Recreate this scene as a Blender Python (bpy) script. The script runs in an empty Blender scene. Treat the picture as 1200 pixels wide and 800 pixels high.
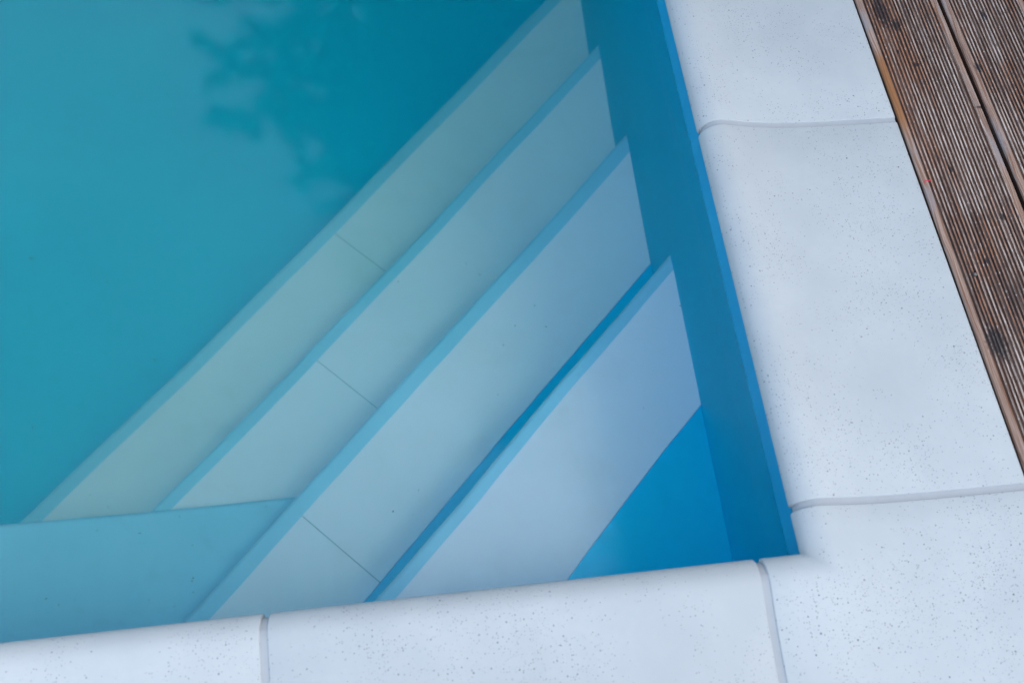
import bpy, bmesh, math, random
from mathutils import Vector, Matrix, noise
S = bpy.context.scene
COL = S.collection
R = math.radians
random.seed(7)

# ------------------------------------------------------------------ camera
cam_d = bpy.data.cameras.new("camera")
cam = bpy.data.objects.new("camera", cam_d)
COL.objects.link(cam)
S.camera = cam
right = Vector((0.99392985, -0.11001112, 0.00100794))
down = Vector((-0.09767933, -0.88665564, -0.45199615))
fwd = Vector((0.05061830, 0.44915401, -0.89201932))
M3 = Matrix((right, -down, -fwd)).transposed()
cam.matrix_world = Matrix.Translation((-0.4342951, -0.2930512, 1.3183349)) @ M3.to_4x4()
cam_d.sensor_width = 36.0
cam_d.lens = 35.0
cam_d.clip_start = 0.05
cam_d.clip_end = 600.0
cam_d.dof.use_dof = True
cam_d.dof.focus_distance = 1.76
cam_d.dof.aperture_fstop = 4.0

# ------------------------------------------------------------------ light
SUN_AZ, SUN_EL = -28.0, 58.0          # azimuth measured from +X towards +Y
W = bpy.data.worlds.new("World")
S.world = W
W.use_nodes = True
wn, wl = W.node_tree.nodes, W.node_tree.links
wn.clear()
wo = wn.new("ShaderNodeOutputWorld")
wb = wn.new("ShaderNodeBackground")
sky = wn.new("ShaderNodeTexSky")
sky.sky_type = 'NISHITA'
sky.sun_disc = False
sky.sun_elevation = R(SUN_EL)
sky.sun_rotation = R(90 - SUN_AZ)
sky.air_density = 1.0
sky.dust_density = 2.0
sky.ozone_density = 1.5
wb.inputs["Strength"].default_value = 0.15
# thin bright cloud veil spread evenly over the whole dome
wtc = wn.new("ShaderNodeTexCoord")
wnz = wn.new("ShaderNodeTexNoise")
wnz.inputs["Scale"].default_value = 2.2
wnz.inputs["Detail"].default_value = 5.0
wnz.inputs["Roughness"].default_value = 0.55
wl.new(wtc.outputs["Generated"], wnz.inputs["Vector"])
wmr = wn.new("ShaderNodeMapRange")
wmr.inputs[1].default_value, wmr.inputs[2].default_value = 0.30, 0.70
wmr.inputs[3].default_value, wmr.inputs[4].default_value = 0.55, 1.25
wl.new(wnz.outputs[0], wmr.inputs[0])
wvm = wn.new("ShaderNodeVectorMath")
wvm.operation = 'SCALE'
wvm.inputs[0].default_value = (3.0, 3.95, 5.2)
wl.new(wmr.outputs[0], wvm.inputs["Scale"])
wad = wn.new("ShaderNodeVectorMath")
wad.operation = 'ADD'
wl.new(sky.outputs[0], wad.inputs[0])
wl.new(wvm.outputs[0], wad.inputs[1])
wl.new(wad.outputs[0], wb.inputs[0])
wl.new(wb.outputs[0], wo.inputs[0])
sd = bpy.data.lights.new("sun", 'SUN')
sun = bpy.data.objects.new("sun", sd)
COL.objects.link(sun)
sd.energy = 1.0
sd.angle = R(14)
sd.color = (1.0, 0.98, 0.93)
dv = Vector((math.cos(R(SUN_EL)) * math.cos(R(SUN_AZ)), math.cos(R(SUN_EL)) * math.sin(R(SUN_AZ)), math.sin(R(SUN_EL))))
sun.rotation_euler = dv.to_track_quat('Z', 'Y').to_euler()
S.view_settings.view_transform = 'Standard'
S.view_settings.look = 'None'
S.view_settings.exposure = 0.76
S.view_settings.gamma = 1.0
S.view_settings.use_curve_mapping = False
S.render.engine = 'CYCLES'
cy = S.cycles
cy.max_bounces = 16
cy.diffuse_bounces = 6
cy.glossy_bounces = 6
cy.transmission_bounces = 12
cy.volume_bounces = 3
cy.transparent_max_bounces = 8
cy.caustics_refractive = True
cy.caustics_reflective = False
cy.blur_glossy = 0.0
cy.sample_clamp_indirect = 6.0

# ------------------------------------------------------------------ node helpers
class NT:
    def __init__(self, name):
        self.m = bpy.data.materials.new(name)
        self.m.use_nodes = True
        self.t = self.m.node_tree
        self.t.nodes.clear()
        self.out = self.t.nodes.new("ShaderNodeOutputMaterial")
    def n(self, typ, ins=None, **props):
        nd = self.t.nodes.new(typ)
        for k, v in props.items():
            setattr(nd, k, v)
        for k, v in (ins or {}).items():
            self.put(nd.inputs[k], v)
        return nd
    def put(self, sock, v):
        if hasattr(v, "is_output"):
            self.t.links.new(v, sock)
        elif v is not None:
            if isinstance(v, (tuple, list)) and len(v) == 3 and sock.type == 'RGBA':
                v = (*v, 1.0)
            sock.default_value = v
    def math(self, op, a, b=None, c=None, clamp=False):
        nd = self.t.nodes.new("ShaderNodeMath")
        nd.operation = op
        nd.use_clamp = clamp
        for i, v in enumerate((a, b, c)):
            if v is not None:
                self.put(nd.inputs[i], v)
        return nd.outputs[0]
    def mix(self, f, a, b, blend='MIX'):
        nd = self.t.nodes.new("ShaderNodeMix")
        nd.data_type = 'RGBA'
        nd.blend_type = blend
        self.put(nd.inputs[0], f)
        self.put(nd.inputs[6], a)
        self.put(nd.inputs[7], b)
        return nd.outputs[2]
    def ramp(self, f, a, b, lo=0.0, hi=1.0):
        nd = self.t.nodes.new("ShaderNodeMapRange")
        nd.interpolation_type = 'SMOOTHSTEP'
        self.put(nd.inputs[0], f)
        for i, v in enumerate((a, b, lo, hi)):
            self.put(nd.inputs[i + 1], v)
        return nd.outputs[0]
    def pos(self):
        return self.n("ShaderNodeNewGeometry").outputs["Position"]
    def mapping(self, v, scale=(1, 1, 1), rot=(0, 0, 0), loc=(0, 0, 0)):
        nd = self.n("ShaderNodeMapping", {"Vector": v, "Scale": scale, "Rotation": rot, "Location": loc})
        return nd.outputs[0]
    def noise(self, v, scale, detail=3.0, rough=0.5, dist=0.0):
        nd = self.n("ShaderNodeTexNoise", {"Vector": v, "Scale": scale, "Detail": detail, "Roughness": rough, "Distortion": dist})
        return nd.outputs[0]
    def vor(self, v, scale, rnd=1.0, dim='2D'):
        return self.n("ShaderNodeTexVoronoi", {"Vector": v, "Scale": scale, "Randomness": rnd}, voronoi_dimensions=dim)
    def bump(self, h, strength, dist):
        return self.n("ShaderNodeBump", {"Height": h, "Strength": strength, "Distance": dist}).outputs[0]
    def bsdf(self, color, rough=0.5, normal=None, spec=0.5):
        b = self.n("ShaderNodeBsdfPrincipled", {"Base Color": color, "Roughness": rough, "Specular IOR Level": spec})
        if normal is not None:
            self.put(b.inputs["Normal"], normal)
        self.t.links.new(b.outputs[0], self.out.inputs["Surface"])
        return self.m

def mat_coping():
    k = NT("cast_stone")
    p = k.pos()
    blot = k.noise(p, 7.0, 5.0, 0.6)
    fine = k.noise(p, 90.0, 4.0, 0.65)
    col = k.mix(k.ramp(blot, 0.3, 0.7), (0.302, 0.316, 0.312), (0.336, 0.348, 0.340))
    col = k.mix(k.ramp(fine, 0.3, 0.75, 0.0, 0.35), col, (0.298, 0.314, 0.322))
    warm = k.noise(p, 2.3, 2.0, 0.5)
    col = k.mix(k.ramp(warm, 0.5, 0.75, 0.0, 0.35), col, (0.364, 0.368, 0.350))
    orr = k.n("ShaderNodeObjectInfo").outputs["Random"]
    hs = k.n("ShaderNodeHueSaturation", {"Color": col, "Value": k.math('MULTIPLY_ADD', orr, 0.09, 0.955)})
    col = hs.outputs[0]
    dens = k.noise(p, 6.0, 3.0, 0.6)
    height = None
    holes = None
    for sc, rmin, rmax, th in ((85.0, 0.06, 0.16, 0.80), (165.0, 0.08, 0.23, 0.71), (290.0, 0.13, 0.30, 0.72)):
        v = k.vor(p, sc)
        sep = k.n("ShaderNodeSeparateColor", {"Color": v.outputs["Color"]})
        rad = k.math('MULTIPLY_ADD', k.math('POWER', sep.outputs[1], 2.0), rmax - rmin, rmin)
        pres = k.math('ADD', sep.outputs[0], k.math('MULTIPLY', k.math('SUBTRACT', dens, 0.5), 1.5))
        on = k.math('GREATER_THAN', pres, th + 0.12)
        inside = k.ramp(v.outputs["Distance"], k.math('MULTIPLY', rad, 0.45), rad, 1.0, 0.0)
        h = k.math('MULTIPLY', inside, on)
        h = k.math('MULTIPLY', h, k.math('MULTIPLY_ADD', sep.outputs[2], 0.75, 0.25))
        holes = h if holes is None else k.math('MAXIMUM', holes, h)
    col = k.mix(k.math('MULTIPLY', holes, 0.95), col, (0.075, 0.08, 0.09))
    hh = k.math('SUBTRACT', k.math('MULTIPLY', fine, 0.12), holes)
    nb = k.bump(hh, 0.55, 0.0012)
    return k.bsdf(col, 0.72, nb, 0.35)

def mat_grout():
    k = NT("grey_grout")
    p = k.pos()
    n1 = k.noise(p, 60.0, 4.0, 0.6)
    n2 = k.noise(p, 9.0, 2.0, 0.5)
    col = k.mix(n1, (0.248, 0.258, 0.264), (0.290, 0.300, 0.304))
    col = k.mix(k.ramp(n2, 0.5, 0.75, 0.0, 0.4), col, (0.21, 0.225, 0.235))
    return k.bsdf(col, 0.8, k.bump(n1, 0.3, 0.001), 0.25)

def mat_liner(name, c1, c2, rough=0.45, dirt=0.25, weave=0.0):
    k = NT(name)
    p = k.pos()
    n1 = k.noise(p, 3.2, 4.0, 0.55)
    n2 = k.noise(p, 26.0, 4.0, 0.6)
    col = k.mix(k.ramp(n1, 0.3, 0.7), c1, c2)
    d = tuple(x * 0.72 for x in c1)
    col = k.mix(k.ramp(n2, 0.52, 0.8, 0.0, dirt), col, d)
    # tiny dark grains settled on the sheet
    v = k.vor(p, 70.0, 1.0, '3D')
    sep = k.n("ShaderNodeSeparateColor", {"Color": v.outputs["Color"]})
    g = k.math('MULTIPLY', k.math('GREATER_THAN', sep.outputs[0], 0.93), k.ramp(v.outputs["Distance"], 0.03, 0.10, 1.0, 0.0))
    col = k.mix(k.math('MULTIPLY', g, 0.45), col, (0.05, 0.07, 0.07))
    h = k.math('MULTIPLY', n2, 0.5)
    if weave:
        wx = k.n("ShaderNodeTexWave", {"Vector": k.mapping(p, rot=(0, 0, R(45))), "Scale": 95.0, "Distortion": 1.2, "Detail": 2.0}, bands_direction='X')
        wy = k.n("ShaderNodeTexWave", {"Vector": k.mapping(p, rot=(0, 0, R(45))), "Scale": 95.0, "Distortion": 1.2, "Detail": 2.0}, bands_direction='Y')
        wv = k.math('MULTIPLY', wx.outputs[1], wy.outputs[1])
        h = k.math('ADD', h, wv)
        col = k.mix(k.math('MULTIPLY', wv, weave), col, tuple(min(1, x * 1.12) for x in c2))
        # pale film of algae and scale in loose patches
        n3 = k.noise(p, 5.5, 5.0, 0.65, 0.8)
        col = k.mix(k.ramp(n3, 0.45, 0.75, 0.0, 0.14), col, (0.50, 0.56, 0.50))
    return k.bsdf(col, rough, k.bump(h, 0.12, 0.0015), 0.04)

def mat_water():
    k = NT("pool_water")
    g = k.n("ShaderNodeBsdfGlass", {"Color": (1, 1, 1), "Roughness": 0.062, "IOR": 1.333})
    k.t.links.new(g.outputs[0], k.out.inputs["Surface"])
    a = k.n("ShaderNodeVolumeAbsorption", {"Color": (0.20, 0.66, 0.53), "Density": 0.60})
    s = k.n("ShaderNodeVolumeScatter", {"Color": (0.05, 0.92, 0.98), "Density": 0.14, "Anisotropy": 0.3})
    ad = k.n("ShaderNodeAddShader")
    k.t.links.new(a.outputs[0], ad.inputs[0])
    k.t.links.new(s.outputs[0], ad.inputs[1])
    k.t.links.new(ad.outputs[0], k.out.inputs["Volume"])
    return k.m

KNOTS = [((0.372, 0.958), 0.014, 0.040), ((0.390, 0.925), 0.009, 0.014), ((0.5044, 0.8138), 0.007, 0.010), ((0.3888, 0.6078), 0.0045, 0.0065),
         ((0.4426, 0.5097), 0.006, 0.007), ((0.391, 0.431), 0.0045, 0.006), ((0.3653, 0.4107), 0.0045, 0.006), ((0.3585, 0.292), 0.016, 0.030),
         ((0.3963, 0.8315), 0.005, 0.005), ((0.4774, 0.728), 0.009, 0.003), ((0.372, 0.865), 0.003, 0.006), ((0.55, 0.93), 0.006, 0.012)]
def mat_wood(kind):
    k = NT("weathered_wood_" + kind)
    p = k.pos()
    warp = k.noise(k.mapping(p, (6, 2.2, 1)), 3.0, 2.0, 0.5)
    sep = k.n("ShaderNodeSeparateXYZ", {"Vector": p})
    y = sep.outputs[1]
    x = k.math('ADD', sep.outputs[0], k.math('MULTIPLY', k.math('SUBTRACT', warp, 0.5), 0.016))
    pv = k.n("ShaderNodeCombineXYZ", {"X": x, "Y": y, "Z": 0.0}).outputs[0]
    g1 = k.noise(k.mapping(pv, (170, 6.5, 1)), 1.0, 5.0, 0.7)
    g2 = k.noise(k.mapping(pv, (420, 40, 1)), 1.0, 4.0, 0.65)
    g3 = k.noise(k.mapping(pv, (330, 140, 1)), 1.0, 3.0, 0.6)
    pat = k.noise(k.mapping(pv, (26, 3.6, 1)), 1.0, 5.0, 0.65)
    pat2 = k.noise(k.mapping(pv, (18, 6.0, 1), loc=(9, 4, 0)), 1.0, 5.0, 0.65)
    # browner, less bleached timber along the left part of the first board, far end
    lx = k.math('MULTIPLY', k.ramp(sep.outputs[0], 0.36, 0.42, 1.0, 0.0), k.ramp(y, 0.52, 0.74, 0.0, 1.0))
    patb = k.math('ADD', pat, k.math('MULTIPLY', lx, 0.18))
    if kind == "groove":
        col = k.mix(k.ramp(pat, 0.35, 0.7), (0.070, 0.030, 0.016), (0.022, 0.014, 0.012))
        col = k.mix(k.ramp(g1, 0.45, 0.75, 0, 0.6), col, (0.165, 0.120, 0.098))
    elif kind == "ridge":
        col = k.mix(k.ramp(g1, 0.30, 0.68), (0.190, 0.125, 0.090), (0.420, 0.350, 0.300))
        col = k.mix(k.ramp(patb, 0.47, 0.62, 0, 0.88), col, k.mix(g1, (0.130, 0.043, 0.016), (0.300, 0.125, 0.055)))
        col = k.mix(k.ramp(pat2, 0.56, 0.72, 0, 0.8), col, (0.050, 0.038, 0.036))
        col = k.mix(k.ramp(g2, 0.46, 0.66, 0, 0.8), col, (0.070, 0.046, 0.038))
        g4 = k.noise(k.mapping(pv, (200, 1.6, 1), loc=(5, 7, 0)), 1.0, 2.0, 0.5)
        col = k.mix(k.ramp(g4, 0.50, 0.66, 0, 0.75), col, (0.080, 0.050, 0.038))
        col = k.mix(k.ramp(g3, 0.58, 0.72, 0, 0.6), col, (0.46, 0.43, 0.41))
    else:
        rings = k.ramp(k.noise(k.mapping(pv, (520, 7, 1), loc=(3, 1, 0)), 1.0, 3.0, 0.6), 0.35, 0.65)
        col = k.mix(rings, (0.140, 0.066, 0.038), (0.285, 0.200, 0.155))
        col = k.mix(k.ramp(g1, 0.5, 0.75, 0, 0.8), col, (0.095, 0.048, 0.034))
        col = k.mix(k.ramp(pat2, 0.52, 0.66, 0, 0.75), col, (0.20, 0.175, 0.17))
        ex = k.ramp(sep.outputs[0], 0.350, 0.356, 1.0, 0.0)
        ey = k.math('MULTIPLY', k.ramp(y, 0.66, 0.73, 0.0, 1.0), k.ramp(y, 0.84, 0.88, 1.0, 0.0))
        col = k.mix(k.math('MULTIPLY', k.math('MULTIPLY', ex, ey), 0.8), col, k.mix(g1, (0.11, 0.035, 0.012), (0.30, 0.125, 0.035)))
    acc = None
    for (kx, ky), rx, ry in KNOTS:
        dx = k.math('DIVIDE', k.math('SUBTRACT', x, kx), rx)
        dy = k.math('DIVIDE', k.math('SUBTRACT', y, ky), ry)
        r2 = k.math('ADD', k.math('MULTIPLY', dx, dx), k.math('MULTIPLY', dy, dy))
        f = k.ramp(k.math('ADD', r2, k.math('MULTIPLY', k.math('SUBTRACT', g3, 0.5), 3.5)), 0.1, 1.6, 1.0, 0.0)
        acc = f if acc is None else k.math('MAXIMUM', acc, f)
    col = k.mix(k.math('MULTIPLY', acc, 0.85), col, (0.016, 0.013, 0.014))
    return k.bsdf(col, 0.8, k.bump(k.math('ADD', g1, g2), 0.4, 0.0012), 0.25)

def mat_plain(name, c1, c2, scale, rough=0.85):
    k = NT(name)
    p = k.pos()
    n1 = k.noise(p, scale, 5.0, 0.6)
    return k.bsdf(k.mix(k.ramp(n1, 0.3, 0.7), c1, c2), rough, k.bump(n1, 0.4, 0.01), 0.3)

M_COPING, M_GROUT = mat_coping(), mat_grout()
M_LINER = mat_liner("blue_liner", (0.003, 0.60, 0.90), (0.005, 0.63, 0.92))
M_BENCH = mat_liner("bench_blue_liner", (0.27, 0.66, 0.86), (0.30, 0.69, 0.88), 0.5, 0.3)  # paler, less saturated blue than the basin liner
M_NOSE = mat_liner("pale_blue_liner", (0.30, 0.68, 0.88), (0.33, 0.71, 0.90), 0.5, 0.12)
M_DRY_DIM = mat_liner("dimmed_dry_liner", (0.010, 0.22, 0.37), (0.014, 0.25, 0.41), 0.4, 0.3)  # dry liner above the water, dimmer light put into its colour
M_SEAM = mat_plain("seam_sealant", (0.20, 0.34, 0.40), (0.27, 0.42, 0.48), 40.0, 0.6)
M_SHEET = mat_liner("white_studded_sheet", (0.81, 0.86, 0.97), (0.85, 0.89, 0.98), 0.6, 0.10, 0.10)
M_WATER = mat_water()
M_WOOD, M_WOODG, M_WOODE = mat_wood("ridge"), mat_wood("groove"), mat_wood("edge")
M_GROUND = mat_plain("lawn_ground", (0.05, 0.075, 0.03), (0.10, 0.11, 0.06), 3.0)
M_LEAF = mat_plain("spruce_needles", (0.022, 0.040, 0.018), (0.045, 0.070, 0.030), 2.0)
M_BARK = mat_plain("bark", (0.06, 0.045, 0.035), (0.12, 0.09, 0.07), 8.0)
M_SPECK = mat_plain("rotten_leaf_bits", (0.02, 0.025, 0.02), (0.06, 0.05, 0.03), 200.0)
def mat_steel():
    k = NT("zinc_screw")
    b = k.n("ShaderNodeBsdfPrincipled", {"Base Color": (0.55, 0.54, 0.52), "Metallic": 1.0, "Roughness": 0.35})
    k.t.links.new(b.outputs[0], k.out.inputs["Surface"])
    return k.m
M_STEEL = mat_steel()
M_RED = mat_plain("red_thread", (0.42, 0.01, 0.04), (0.50, 0.02, 0.05), 50.0)

# ------------------------------------------------------------------ object helpers
def obj(name, bm_or_me, mats, parent=None, smooth=False):
    if isinstance(bm_or_me, bmesh.types.BMesh):
        me = bpy.data.meshes.new(name)
        bmesh.ops.recalc_face_normals(bm_or_me, faces=bm_or_me.faces)
        bm_or_me.to_mesh(me)
        bm_or_me.free()
    else:
        me = bm_or_me
    if not me.materials:
        for m in (mats if isinstance(mats, (list, tuple)) else [mats]):
            me.materials.append(m)
    if smooth:
        for f in me.polygons:
            f.use_smooth = True
    o = bpy.data.objects.new(name, me)
    COL.objects.link(o)
    if parent:
        o.parent = parent
    return o
def empty(name, label, cat, loc=(0, 0, 0), group=None):
    o = bpy.data.objects.new(name, None)
    COL.objects.link(o)
    o.location = loc
    o["label"], o["category"] = label, cat
    if group:
        o["group"] = group
    return o
def box(bm, x0, x1, y0, y1, z0, z1):
    v = [bm.verts.new((x, y, z)) for z in (z0, z1) for y in (y0, y1) for x in (x0, x1)]
    for f in ((0, 2, 3, 1), (4, 5, 7, 6), (0, 1, 5, 4), (2, 6, 7, 3), (0, 4, 6, 2), (1, 3, 7, 5)):
        bm.faces.new([v[i] for i in f])
def boxobj(name, dims, mat, parent=None, bevel=0.0):
    bm = bmesh.new()
    box(bm, *dims)
    if bevel:
        bmesh.ops.bevel(bm, geom=list(bm.edges), offset=bevel, segments=2, affect='EDGES', profile=0.5)
    return obj(name, bm, mat, parent)

ZW = -0.068            # water level below the coping
ZF = -1.485            # pool floor
PX, PY = -6.0, 3.4    # far corners of the basin
CW = 0.33             # coping width

# ------------------------------------------------------------------ ground
bm = bmesh.new()
GX0, GX1, GY0, GY1 = PX - CW + 0.02, CW - 0.02, -CW + 0.02, PY + CW - 0.02
B = 250.0
for (a, b, c, d) in ((-B, B, -B, GY0), (-B, B, GY1, B), (-B, GX0, GY0, GY1), (GX1, B, GY0, GY1)):
    bm.faces.new([bm.verts.new(q) for q in ((a, c, -0.06), (b, c, -0.06), (b, d, -0.06), (a, d, -0.06))])
g = obj("ground", bm, M_GROUND)
g["kind"] = "structure"

# ------------------------------------------------------------------ pool basin
pool = empty("swimming_pool", "blue lined swimming pool with white stepped corner stairs under the water", "swimming pool")
T = 0.03
boxobj("long_wall", (PX - T, T, -T, 0.0, ZF - 0.3, -0.0062), M_LINER, pool)
boxobj("long_wall", (PX - T, T, PY, PY + T, ZF - 0.3, -0.0062), M_LINER, pool)
boxobj("end_wall", (-0.004, T, 0.0, PY, ZF - 0.3, -0.0064), M_LINER, pool)
boxobj("end_wall", (PX - T, PX, 0.0, PY, ZF - 0.3, -0.0064), M_LINER, pool)
boxobj("pool_floor", (PX - 0.02, 0.02, -0.02, PY + 0.02, ZF - 0.28, ZF), M_LINER, pool)

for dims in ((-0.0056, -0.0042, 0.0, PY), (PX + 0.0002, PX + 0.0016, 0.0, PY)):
    boxobj("dimmed_rim", (*dims, -0.0665, -0.0068), M_DRY_DIM, pool)  # added strip, painted darker to tone down the bright dry liner
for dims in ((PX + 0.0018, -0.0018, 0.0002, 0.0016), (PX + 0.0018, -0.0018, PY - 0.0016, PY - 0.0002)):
    boxobj("dimmed_rim", (*dims, -0.0665, -0.0070), M_DRY_DIM, pool)
TH = R(45)
U = Vector((math.cos(TH), math.sin(TH), 0))
Nn = Vector((-math.sin(TH), math.cos(TH), 0))
def un(u, n, z):
    q = U * u + Nn * n
    return Vector((q.x, q.y, z))
DEP = [0.4403, 0.7034, 0.9182, 1.1371]
NOSE = [0.5130, 0.8152, 1.0905, 1.3697]
STR = [0.0246, 0.0351, 0.0309, 0.0355]
BY, BZ = 0.3907, ZW - 0.7928           # bench back edge, bench top
def wob(u, i, amp=1.0):
    return amp * (0.0055 * noise.noise(Vector((u * 3.1, i * 7.3, 0.3))) + 0.0012 * noise.noise(Vector((u * 11.0, i * 3.7, 5.1))))
def u_lo(n, i):
    return (-n) if i < 2 else (BY * math.sqrt(2) - n)
NSEG = 44
def strip_rows(rows, i, lo_pad=0.0, hi_pad=0.0, wamp=1.0, u0=None, u1=None):
    """rows of (n, z): sheet swept along the step edge, trimmed to the walls (or to u0..u1)."""
    bm = bmesh.new()
    grid = []
    for (n, z) in rows:
        a = u_lo(n, i) + lo_pad if u0 is None else u0
        b = n + hi_pad if u1 is None else u1
        line = []
        for kx in range(NSEG + 1):
            u = a + (b - a) * kx / NSEG
            line.append(bm.verts.new(un(u, n + wob(u, i, wamp), z)))
        grid.append(line)
    for r0, r1 in zip(grid[:-1], grid[1:]):
        for kx in range(NSEG):
            bm.faces.new((r0[kx], r0[kx + 1], r1[kx + 1], r1[kx]))
    return bm
SEAMS = {1: -0.3195, 2: -0.0220, 3: 0.3024}
for i in range(4):
    zt = ZW - DEP[i]
    zb = (ZW - DEP[i + 1] if i < 3 else ZF) - 0.02
    n = NOSE[i]
    r = 0.010
    # body: riser, rounded edge, top, running into both walls
    rows = [(n, zb), (n, zt - r)]
    for a in (22, 45, 68, 90):
        rows.append((n - r + r * math.cos(R(a)), zt - r + r * math.sin(R(a))))
    rows += [(n - 0.05, zt), (n - 0.15, zt), (n - 0.3, zt), (0.02, zt)]
    bm = bmesh.new()
    grid = []
    for (nn, z) in rows:
        b = nn + 0.012
        line = []
        for kx in range(NSEG + 1):
            u = -b + 2 * b * kx / NSEG
            line.append(bm.verts.new(un(u, nn + wob(u, i), z)))
        grid.append(line)
    for r0, r1 in zip(grid[:-1], grid[1:]):
        for kx in range(NSEG):
            bm.faces.new((r0[kx], r0[kx + 1], r1[kx + 1], r1[kx]))
    st = obj("stair_step", bm, M_LINER, pool, True)
    # pale nosing strip wrapped over the edge
    e = 0.0016
    rr = r + e
    rows = [(n + e, zt - 0.045)]
    rows.append((n + e, zt - r))
    for a in (22, 45, 68, 90):
        rows.append((n - r + rr * math.cos(R(a)), zt - r + rr * math.sin(R(a))))
    rows.append((n - STR[i] - 0.004, zt + e))
    obj("nosing_strip", strip_rows(rows, i, 0.0008, -0.0062), M_NOSE, st, True)
    # white sheet(s), laid 2 mm proud
    n1 = n - STR[i]
    n0 = n1 - 0.206
    zs = zt + 0.0034
    rows = [(n1, zt + 0.0002), (n1 - 0.0008, zs), (n1 - 0.07, zs), (n1 - 0.14, zs), (n0 + 0.0008, zs), (n0, zt + 0.0002)]
    cut = SEAMS.get(i)
    if cut is None:
        obj("anti_slip_sheet", strip_rows(rows, i, 0.0012, -0.0072), M_SHEET, st)
    else:
        for side in (0, 1):
            bm = bmesh.new()
            grid = []
            for (nn, z) in rows:
                a = u_lo(nn, i) + 0.0012 if side == 0 else cut + 0.0009
                b = cut - 0.0009 if side == 0 else nn - 0.0072
                if side == 1 and z < zs:
                    a += 0.0
                line = []
                for kx in range(NSEG + 1):
                    u = a + (b - a) * kx / NSEG
                    lift = 0.0
                    line.append(bm.verts.new(un(u, nn + wob(u, i), z + lift)))
                grid.append(line)
            for r0, r1 in zip(grid[:-1], grid[1:]):
                for kx in range(NSEG):
                    bm.faces.new((r0[kx], r0[kx + 1], r1[kx + 1], r1[kx]))
            obj("anti_slip_sheet", bm, M_SHEET, st)
    if cut is not None:
        bm = bmesh.new()
        vs = []
        for z in (zt + 0.0006, zt + 0.0030):
            for (uu, nn) in ((cut - 0.0008, n0 + 0.002), (cut + 0.0008, n0 + 0.002), (cut + 0.0008, n1 - 0.001), (cut - 0.0008, n1 - 0.001)):
                vs.append(bm.verts.new(un(uu, nn, z)))
        for f in ((0, 1, 2, 3), (4, 5, 6, 7), (0, 1, 5, 4), (1, 2, 6, 5), (2, 3, 7, 6), (3, 0, 4, 7)):
            bm.faces.new([vs[q] for q in f])
        obj("weld_seam", bm, M_SEAM, st)
# bench along the near wall
bm = bmesh.new()
r = 0.012
prof = [(BY, ZF - 0.02), (BY, BZ - r)] + [(BY - r + r * math.cos(R(a)), BZ - r + r * math.sin(R(a))) for a in (22, 45, 68, 90)] + [(0.25, BZ), (0.12, BZ), (-0.01, BZ)]
grid = []
for (y, z) in prof:
    line = []
    for kx in range(61):
        x = PX - 0.01 + (5.75) * kx / 60
        yy = y + (0.003 * noise.noise(Vector((x * 2.3, 1.7, 0))) if y > 0.2 else 0)
        zz = z + (0.0022 * noise.noise(Vector((x * 2.0, y * 6.0, 4.0))) if z > BZ - 0.02 else 0)
        line.append(bm.verts.new((x, yy, zz)))
    grid.append(line)
for r0, r1 in zip(grid[:-1], grid[1:]):
    for kx in range(60):
        bm.faces.new((r0[kx], r0[kx + 1], r1[kx + 1], r1[kx]))
obj("bench", bm, M_BENCH, pool, True)

# ------------------------------------------------------------------ water
bm = bmesh.new()
x0, x1, y0, y1 = PX - 0.015, 0.015, -0.015, PY + 0.015
nx, ny = 200, 116
def ripple(x, y):
    q = Vector((x, y, 0))
    s = 0.00085 * noise.noise(q * 3.0) + 0.00022 * noise.noise(q * 7.5 + Vector((3, 1, 2)))
    s += 0.0014 * noise.noise(q * 1.3 + Vector((8, 2, 5)))
    return s
top = [[bm.verts.new((x0 + (x1 - x0) * i / nx, y0 + (y1 - y0) * j / ny, ZW + ripple(x0 + (x1 - x0) * i / nx, y0 + (y1 - y0) * j / ny))) for i in range(nx + 1)] for j in range(ny + 1)]
for j in range(ny):
    for i in range(nx):
        f = bm.faces.new((top[j][i], top[j][i + 1], top[j + 1][i + 1], top[j + 1][i]))
        f.smooth = True
bot = {}
def bv(i, j):
    if (i, j) not in bot:
        v = top[j][i]
        bot[(i, j)] = bm.verts.new((v.co.x, v.co.y, ZF - 0.15))
    return bot[(i, j)]
loop = [(i, 0) for i in range(nx)] + [(nx, j) for j in range(ny)] + [(i, ny) for i in range(nx, 0, -1)] + [(0, j) for j in range(ny, 0, -1)]
ring = []
for a, b in zip(loop, loop[1:] + loop[:1]):
    bm.faces.new((top[a[1]][a[0]], bv(*a), bv(*b), top[b[1]][b[0]]))
    ring.append(bv(*a))
bm.faces.new(ring)
water = obj("water", bm, M_WATER)
water["kind"] = "structure"

# ------------------------------------------------------------------ coping
coping = empty("pool_coping", "pale pitted cast stone coping with raised lip around the pool edge", "coping")
PR = [(0.0, -0.005), (-0.008, -0.0045), (-0.0105, -0.002), (-0.011, 0.0), (-0.0102, 0.0050), (-0.0082, 0.0105), (-0.0052, 0.0155), (-0.0008, 0.0200), (0.0045, 0.0237), (0.0105, 0.0265),
      (0.0175, 0.0283), (0.0265, 0.0279), (0.038, 0.0248), (0.05, 0.0213), (0.066, 0.0168), (0.086, 0.0124), (0.115, 0.0072), (0.15, 0.0031),
      (0.19, 0.0000), (0.24, -0.0030), (0.29, -0.0052), (0.326, -0.0066), (0.3292, -0.0075), (0.33, -0.0095), (0.33, -0.0545), (0.034, -0.0545), (0.034, -0.0052)]
JW = 0.0092
def dropped(d, k):
    """profile with its visible edge eased by d at a stone's end (rounded arris)."""
    out = []
    for idx, (s, z) in enumerate(PR):
        if 2 <= idx <= 9:
            out.append((s + d * 0.8, z - d * 0.45))
        elif 9 < idx <= 22:
            out.append((s, z - d))
        else:
            out.append((s, z))
    return out
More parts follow.
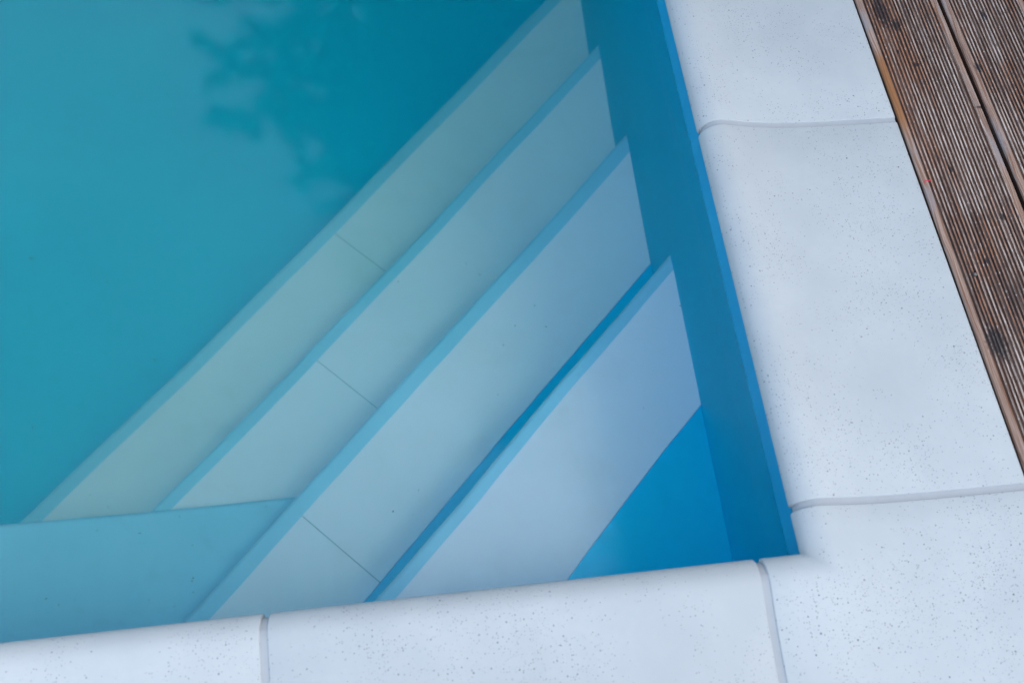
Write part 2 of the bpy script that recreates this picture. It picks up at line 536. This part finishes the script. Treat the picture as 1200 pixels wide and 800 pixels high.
END = [(0.0, 0.0036), (0.0004, 0.0014), (0.0011, 0.0005), (0.0022, 0.0)]
def stations(L):
    st = list(END) + [(L * f, 0.0) for f in (0.25, 0.5, 0.75)] + [(L - a, d) for a, d in reversed(END)]
    return st
def sweep(bm, secs):
    rows = [[bm.verts.new(p) for p in s] for s in secs]
    m = len(rows[0])
    for a, b in zip(rows[:-1], rows[1:]):
        for i in range(m):
            j = (i + 1) % m
            f = bm.faces.new((a[i], a[j], b[j], b[i]))
            f.smooth = 2 <= i <= 21
    bm.faces.new(rows[0])
    bm.faces.new(list(reversed(rows[-1])))
def straight_mesh(L):
    bm = bmesh.new()
    sweep(bm, [[(s, t, z) for s, z in dropped(d, 0)] for t, d in stations(L)])
    bmesh.ops.recalc_face_normals(bm, faces=bm.faces)
    me = bpy.data.meshes.new("coping_stone")
    bm.to_mesh(me)
    bm.free()
    me.materials.append(M_COPING)
    return me
def grout_mesh():
    bm = bmesh.new()
    rows = []
    h = JW / 2 + 0.0035
    for fx, dip in ((-1, 0.0012), (-0.55, 0.0021), (0, 0.0024), (0.55, 0.0021), (1, 0.0012)):
        rr = []
        for idx, (s, z) in enumerate(PR):
            if 1 <= idx <= 9:
                rr.append((s + 0.0035 + dip * 0.5, fx * h, z - dip * 0.6))
            elif idx <= 22:
                rr.append((s if idx < 21 else s - 0.001, fx * h, z - dip))
            else:
                rr.append((s - 0.001 if idx == 23 or idx == 24 else s, fx * h, z + (0.001 if z < -0.05 else 0)))
        rows.append(rr)
    sweep(bm, rows)
    bmesh.ops.recalc_face_normals(bm, faces=bm.faces)
    me = bpy.data.meshes.new("grout_joint")
    bm.to_mesh(me)
    bm.free()
    me.materials.append(M_GROUT)
    return me
J1, J2, K1, K2 = 0.7196, 0.0722, 0.0722, 0.7125
LS = 0.6474 - JW
STONE, GROUT = straight_mesh(LS), grout_mesh()
# placement on a side: rotation and origin so that local +s points away from the water and +t runs along it
def place(me, name, side, t):
    o = bpy.data.objects.new(name, me)
    COL.objects.link(o)
    o.parent = coping
    if side == 'right':
        o.matrix_local = Matrix.Translation((0, t, 0))
    elif side == 'near':                      # s -> -y, t -> +x
        o.matrix_local = Matrix.Translation((t, 0, 0)) @ Matrix.Rotation(R(-90), 4, 'Z')
    elif side == 'far':                       # s -> +y, t -> -x
        o.matrix_local = Matrix.Translation((t, PY, 0)) @ Matrix.Rotation(R(90), 4, 'Z')
    else:
        o.matrix_local = Matrix.Translation((PX, t, 0)) @ Matrix.Rotation(R(180), 4, 'Z')
    return o
PIT = LS + JW
def run(side, a, b, sign):
    """stones from joint centre a towards b; sign +1 or -1 is the direction of t in the world."""
    t = a
    k = 0
    while (b - t) * sign > PIT * 0.5 and k < 12:
        place(GROUT, "grout_joint", side, t)
        # stone occupies t+JW/2 .. t+JW/2+LS (world along sign); the mesh grows along its local +t
        local_dir = {'right': 1, 'near': 1, 'far': -1, 'left': -1}[side]
        if local_dir * sign > 0:
            o = t + sign * JW / 2
        else:
            o = t + sign * (JW / 2 + LS)
        place(STONE, "coping_stone", side, o)
        t += sign * PIT
        k += 1
    place(GROUT, "grout_joint", side, t)
    return t
PIT_N = K2 - K1
def corner_mesh(la, lb):
    """L-shaped stone: leg of length la along +y, leg of length lb along -x, mitred at the inner corner."""
    bm = bmesh.new()
    secs = []
    for a, d in END:
        secs.append([(s, la - a, z) for s, z in dropped(d, 0)])
    secs.append([(s, la * 0.5, z) for s, z in PR])
    secs.append([(s, -s, z) for s, z in PR])
    secs.append([(-lb * 0.5, -s, z) for s, z in PR])
    for a, d in reversed(END):
        secs.append([(-lb + a, -s, z) for s, z in dropped(d, 0)])
    # fine rows either side of the mitre keep the lip soft where the two legs meet
    sweep(bm, secs)
    bmesh.ops.recalc_face_normals(bm, faces=bm.faces)
    me = bpy.data.meshes.new("corner_stone")
    bm.to_mesh(me)
    bm.free()
    me.materials.append(M_COPING)
    return me
CORNER = corner_mesh(J2 - JW / 2, K1 - JW / 2)
c = bpy.data.objects.new("corner_stone", CORNER)
COL.objects.link(c)
c.parent = coping
c["label"] = "L-shaped corner stone with a mitred crease"
tr = run('right', J2, PY - 0.07, 1)
tn = run('near', -K1, PX + 0.07, -1)
# far side and left side close the rim beyond the picture
tf = run('far', -0.0722, PX + 0.07, -1)
tl = run('left', 0.0722, PY - 0.07, 1)
def far_corner(x, y, rot, la, lb):
    me = corner_mesh(la, lb)
    o = bpy.data.objects.new("corner_stone", me)
    COL.objects.link(o)
    o.parent = coping
    o.matrix_local = Matrix.Translation((x, y, 0)) @ Matrix.Rotation(R(rot), 4, 'Z')
far_corner(0, PY, 90, 0.0722 - JW / 2, PY - tr - JW / 2)
far_corner(PX, PY, 180, PY - tl - JW / 2, tf - PX - JW / 2)
far_corner(PX, 0, 270, tn - PX - JW / 2, 0.0722 - JW / 2)

# ------------------------------------------------------------------ deck
deck = empty("wooden_deck", "weathered grooved timber decking laid beside the stone coping", "deck", (0.333, 0, -0.009))
PWID, PGAP = 0.1475, 0.0075
def plank_mesh(seed, ny=230, y0=-1.2, y1=4.2):
    pts = [(0.0, -0.023, 0), (0.0, -0.0035, 0), (0.0012, -0.0009, 0), (0.0038, 0.0, 0), (0.0105, 0.0, 0)]
    ng = 19
    a, b = 0.0115, PWID - 0.0110
    pit = (b - a) / ng
    for g in range(ng):
        s = a + g * pit
        pts += [(s, 0.0, 0), (s + pit * 0.16, -0.0014, 1), (s + pit * 0.34, -0.0021, 1), (s + pit * 0.52, -0.0012, 1), (s + pit * 0.62, -0.0001, 1)]
    pts += [(b, 0.0, 0), (PWID - 0.004, 0.0, 0), (PWID - 0.0012, -0.0009, 0), (PWID, -0.0035, 0), (PWID, -0.023, 0)]
    bm = bmesh.new()
    rows = []
    for j in range(ny + 1):
        f = j / ny
        y = y0 + (y1 - y0) * f
        row = []
        for (x, z, gflag) in pts:
            wv = 0.0007 * noise.noise(Vector((seed * 9.1, y * 2.2, 0)))
            dz = 0.0
            if z > -0.01:
                dz = 0.0009 * noise.noise(Vector((seed * 3.3 + x * 60, y * 4.0, 2.0))) - 0.0004 * abs(noise.noise(Vector((seed + x * 300, y * 30.0, 7.0))))
                dz += 0.0012 * noise.noise(Vector((seed * 5.7, y * 0.9, x * 4)))
            if gflag:
                z *= 0.45 + 0.9 * min(1.0, max(0.0, 0.75 + 0.9 * noise.noise(Vector((seed * 2.2 + x * 190, y * 16.0, 3.0)))))
            if 0.0112 < x < PWID - 0.0108:
                wv += 0.0007 * noise.noise(Vector((seed * 1.9 + x * 85, y * 2.6, 9.0)))
            row.append(bm.verts.new((x + wv, y, 0.0035 + z + dz)))
        rows.append(row)
    m = len(pts)
    for r0, r1 in zip(rows[:-1], rows[1:]):
        for i in range(m - 1):
            f = bm.faces.new((r0[i], r0[i + 1], r1[i + 1], r1[i]))
            if pts[i][2] + pts[i + 1][2] >= 1 and pts[i][1] + pts[i + 1][1] < -0.0005:
                f.material_index = 1
            elif pts[i][1] < -0.003 and pts[i + 1][1] < -0.003:
                f.material_index = 1
            elif i < 5 or i > m - 6:
                f.material_index = 2
        bm.faces.new((r0[m - 1], r0[0], r1[0], r1[m - 1]))
    bm.faces.new(rows[0])
    bm.faces.new(list(reversed(rows[-1])))
    bmesh.ops.recalc_face_normals(bm, faces=bm.faces)
    me = bpy.data.meshes.new("plank")
    bm.to_mesh(me)
    bm.free()
    me.materials.append(M_WOOD)
    me.materials.append(M_WOODG)
    me.materials.append(M_WOODE)
    return me
pm = [plank_mesh(1), plank_mesh(2), plank_mesh(3)]
for kx in range(12):
    o = bpy.data.objects.new("plank", pm[kx % 3])
    COL.objects.link(o)
    o.parent = deck
    o.location = (0.0 + kx * (PWID + PGAP), 0.0 if kx < 3 else 0.13 * (kx % 3), 0.0)
for y in (-0.9, 0.1, 1.1, 2.1, 3.1, 4.0):
    bm = bmesh.new()
    box(bm, 0.004, 1.85, y - 0.03, y + 0.03, -0.0595, -0.0215)
    obj("joist", bm, M_WOODG, deck)

bm = bmesh.new()
bmesh.ops.create_cone(bm, cap_ends=True, segments=14, radius1=0.0030, radius2=0.0024, depth=0.0016, matrix=Matrix.Translation((0.3653 - 0.333, 0.4107, 0.0036)))
for a in (0.4, 0.4 + math.pi / 2):
    m = Matrix.Translation((0.3653 - 0.333, 0.4107, 0.0044)) @ Matrix.Rotation(a, 4, 'Z') @ Matrix.Diagonal((0.0034, 0.0007, 0.0004, 1))
    bmesh.ops.create_cube(bm, size=1.0, matrix=m)
obj("screw", bm, M_STEEL, deck)

# ------------------------------------------------------------------ small things
SPECKS = [(-1.555, 1.911, -1.485), (-1.447, 1.654, -1.485), (-1.579, 1.273, -1.485), (-1.57, 1.27, -1.485), (-1.375, 1.185, -1.485), (-1.389, 1.153, -1.485), (-1.25, 1.105, -1.485), (-1.184, 1.215, -1.485), (-1.104, 1.238, -1.485), (-1.352, 1.043, -1.485), (-1.411, 1.095, -1.485), (-1.242, 0.947, -1.485), (-1.047, 1.092, -1.485), (-1.495, 0.911, -1.485), (-1.541, 0.787, -1.485), (-1.142, 1.079, -1.485), (-1.143, 0.765, -1.2021), (-1.309, 0.522, -1.2021), (-1.268, 0.491, -1.2021), (-1.095, 0.645, -1.2021), (-0.631, 1.144, -1.2021), (-0.593, 1.125, -1.2021), (-0.536, 1.278, -1.2021), (-0.417, 1.274, -1.2021), (-1.013, 0.869, -1.2021), (-0.511, 0.992, -0.9832), (-0.567, 0.912, -0.9832), (-0.405, 0.942, -0.9832), (-0.376, 0.91, -0.9832), (-0.197, 1.401, -0.9832), (-0.269, 0.732, -0.7684), (-0.251, 0.681, -0.7684), (-0.346, 0.648, -0.7684), (-0.369, 0.539, -0.7684), (-0.316, 0.69, -0.7684), (-0.547, 0.352, -0.7684), (-0.6, 0.315, -0.7684), (-0.562, 0.304, -0.7684), (-0.111, 0.399, -0.5053), (-0.006, 0.599, -0.5053), (-0.861, 0.373, -0.8578), (-0.969, 0.301, -0.8578), (-1.006, 0.308, -0.8578), (-1.003, 0.243, -0.8578), (-1.005, 0.237, -0.8578), (-1.002, 0.215, -0.8578), (-1.038, 0.192, -0.8578), (-1.087, 0.209, -0.8578), (-1.033, 0.37, -0.8578), (-1.075, 0.36, -0.8578), (-1.095, 0.357, -0.8578), (-1.111, 0.343, -0.8578), (-1.109, 0.232, -0.8578), (-1.341, 0.247, -0.8578), (-1.228, 0.223, -0.8578), (-1.257, 0.216, -0.8578), (-1.164, 0.172, -0.8578), (-1.109, 0.343, -0.8578), (-1.194, 0.356, -0.8578), (-1.282, 0.23, -0.8578)]
bm = bmesh.new()
rnd = random.Random(3)
def speck(bm, p, s):
    L = s * rnd.uniform(0.8, 1.6)
    m = Matrix.Translation(p) @ Matrix.Rotation(rnd.uniform(0, 6.28), 4, 'Z') @ Matrix.Diagonal((L, s * rnd.uniform(0.45, 0.9), s * 0.45, 1))
    r = bmesh.ops.create_icosphere(bm, subdivisions=1, radius=1.0, matrix=m)
    for v in r["verts"]:
        v.co += Vector((rnd.uniform(-1, 1), rnd.uniform(-1, 1), rnd.uniform(-.3, .3))) * s * 0.25
for (x, y, z) in SPECKS:
    deep = 1.5 if z < -1.4 else 1.0
    zoff = 0.004 if z > -1.3 else 0.001
    speck(bm, Vector((x, y, z + zoff)), rnd.uniform(0.0009, 0.0020) * deep)
sp = obj("dirt_specks", bm, M_SPECK)
sp["kind"] = "stuff"
bm = bmesh.new()
path = [Vector((0.3315, 0.5815, 0.004)), Vector((0.3335, 0.583, 0.0052)), Vector((0.338, 0.583, 0.0056)), Vector((0.343, 0.584, 0.0050))]
rings = []
for i, p in enumerate(path):
    d = (path[min(i + 1, 3)] - path[max(i - 1, 0)]).normalized()
    sx = d.cross(Vector((0, 0, 1))).normalized()
    sy = sx.cross(d)
    rings.append([bm.verts.new(p + (sx * math.cos(a) + sy * math.sin(a)) * 0.00085) for a in (0, 1.047, 2.094, 3.1416, 4.189, 5.236)])
for r0, r1 in zip(rings[:-1], rings[1:]):
    for i in range(6):
        bm.faces.new((r0[i], r0[(i + 1) % 6], r1[(i + 1) % 6], r1[i]))
bm.faces.new(rings[0])
bm.faces.new(list(reversed(rings[-1])))
th = obj("red_thread", bm, M_RED)
th["label"], th["category"] = "short bright red thread lying on the edge of the first deck plank", "thread"

# ------------------------------------------------------------------ trees whose dark crowns the water mirrors
def spruce(name, loc, H, rad, seed, label):
    rn = random.Random(seed)
    t = empty(name, label, "tree", loc, "spruces around the pool")
    bm = bmesh.new()
    rows = []
    for f in (0, 0.02, 0.1, 0.3, 0.6, 1.0):
        rr = (0.30 * (1 - f) ** 0.9 + 0.015) * (1.3 if f == 0 else 1)
        rows.append([bm.verts.new((rr * math.cos(a * math.pi / 5), rr * math.sin(a * math.pi / 5), f * H * 0.97)) for a in range(10)])
    for r0, r1 in zip(rows[:-1], rows[1:]):
        for i in range(10):
            bm.faces.new((r0[i], r0[(i + 1) % 10], r1[(i + 1) % 10], r1[i]))
    obj("trunk", bm, M_BARK, t, True)
    bm = bmesh.new()
    z = 3.0
    while z < H - 0.2:
        f = z / H
        L0 = rad * (1 - f) ** 0.52 * min(1.0, 0.55 + f * 2.5)
        nb = max(7, int(15 + 14 * (1 - f)))
        a0 = rn.uniform(0, 6.28)
        for b in range(nb):
            a = a0 + b * 6.283 / nb + rn.uniform(-.2, .2)
            L = L0 * rn.uniform(0.72, 1.12) + 0.15
            seg = max(6, int(L / 0.11))
            for k in range(seg):
                s = (k + rn.uniform(0.2, 0.9)) / seg
                r = L * s
                zz = z + 0.10 * r - 0.11 * r * r / max(L, 0.5) * 2.0 + rn.uniform(-.12, .12)
                for side in (-1, 1, 0):
                    w = (0.22 * (1 - s) + 0.18) * rn.uniform(0.7, 1.2)
                    aa = a + side * rn.uniform(0.5, 0.9)
                    d = Vector((math.cos(aa), math.sin(aa), rn.uniform(-.5, 0.1)))
                    q = Vector((-math.sin(aa), math.cos(aa), rn.uniform(-.3, .3)))
                    c0 = Vector((r * math.cos(a), r * math.sin(a), zz))
                    tip = c0 + d * w
                    h = q * (w * 0.34)
                    mid = c0 + d * w * 0.45 + Vector((0, 0, -0.04))
                    bm.faces.new([bm.verts.new(v) for v in (c0, mid + h, tip, mid - h)])
        z += 0.24 + 0.20 * (1 - f)
    # the dense shaded heart of the crown
    core = []
    for q in range(15):
        f = 0.20 + 0.76 * q / 14
        rr = rad * (1 - f) ** 0.52 * 0.66 + 0.05
        core.append([bm.verts.new((rr * rn.uniform(0.75, 1.15) * math.cos(a * math.pi / 8), rr * rn.uniform(0.75, 1.15) * math.sin(a * math.pi / 8), H * f + rn.uniform(-.2, .2))) for a in range(16)])
    for r0, r1 in zip(core[:-1], core[1:]):
        for a in range(16):
            bm.faces.new((r0[a], r0[(a + 1) % 16], r1[(a + 1) % 16], r1[a]))
    obj("crown", bm, M_LEAF, t)
    return t
spruce("spruce_tree", (1.7, 6.9, -0.06), 17.5, 4.6, 1, "broad dark spruce standing beyond the far rim, mirrored in the water")
spruce("spruce_tree", (3.9, 3.1, -0.06), 20.0, 3.7, 5, "slender dark spruce standing just behind the timber deck, nearer than the other")
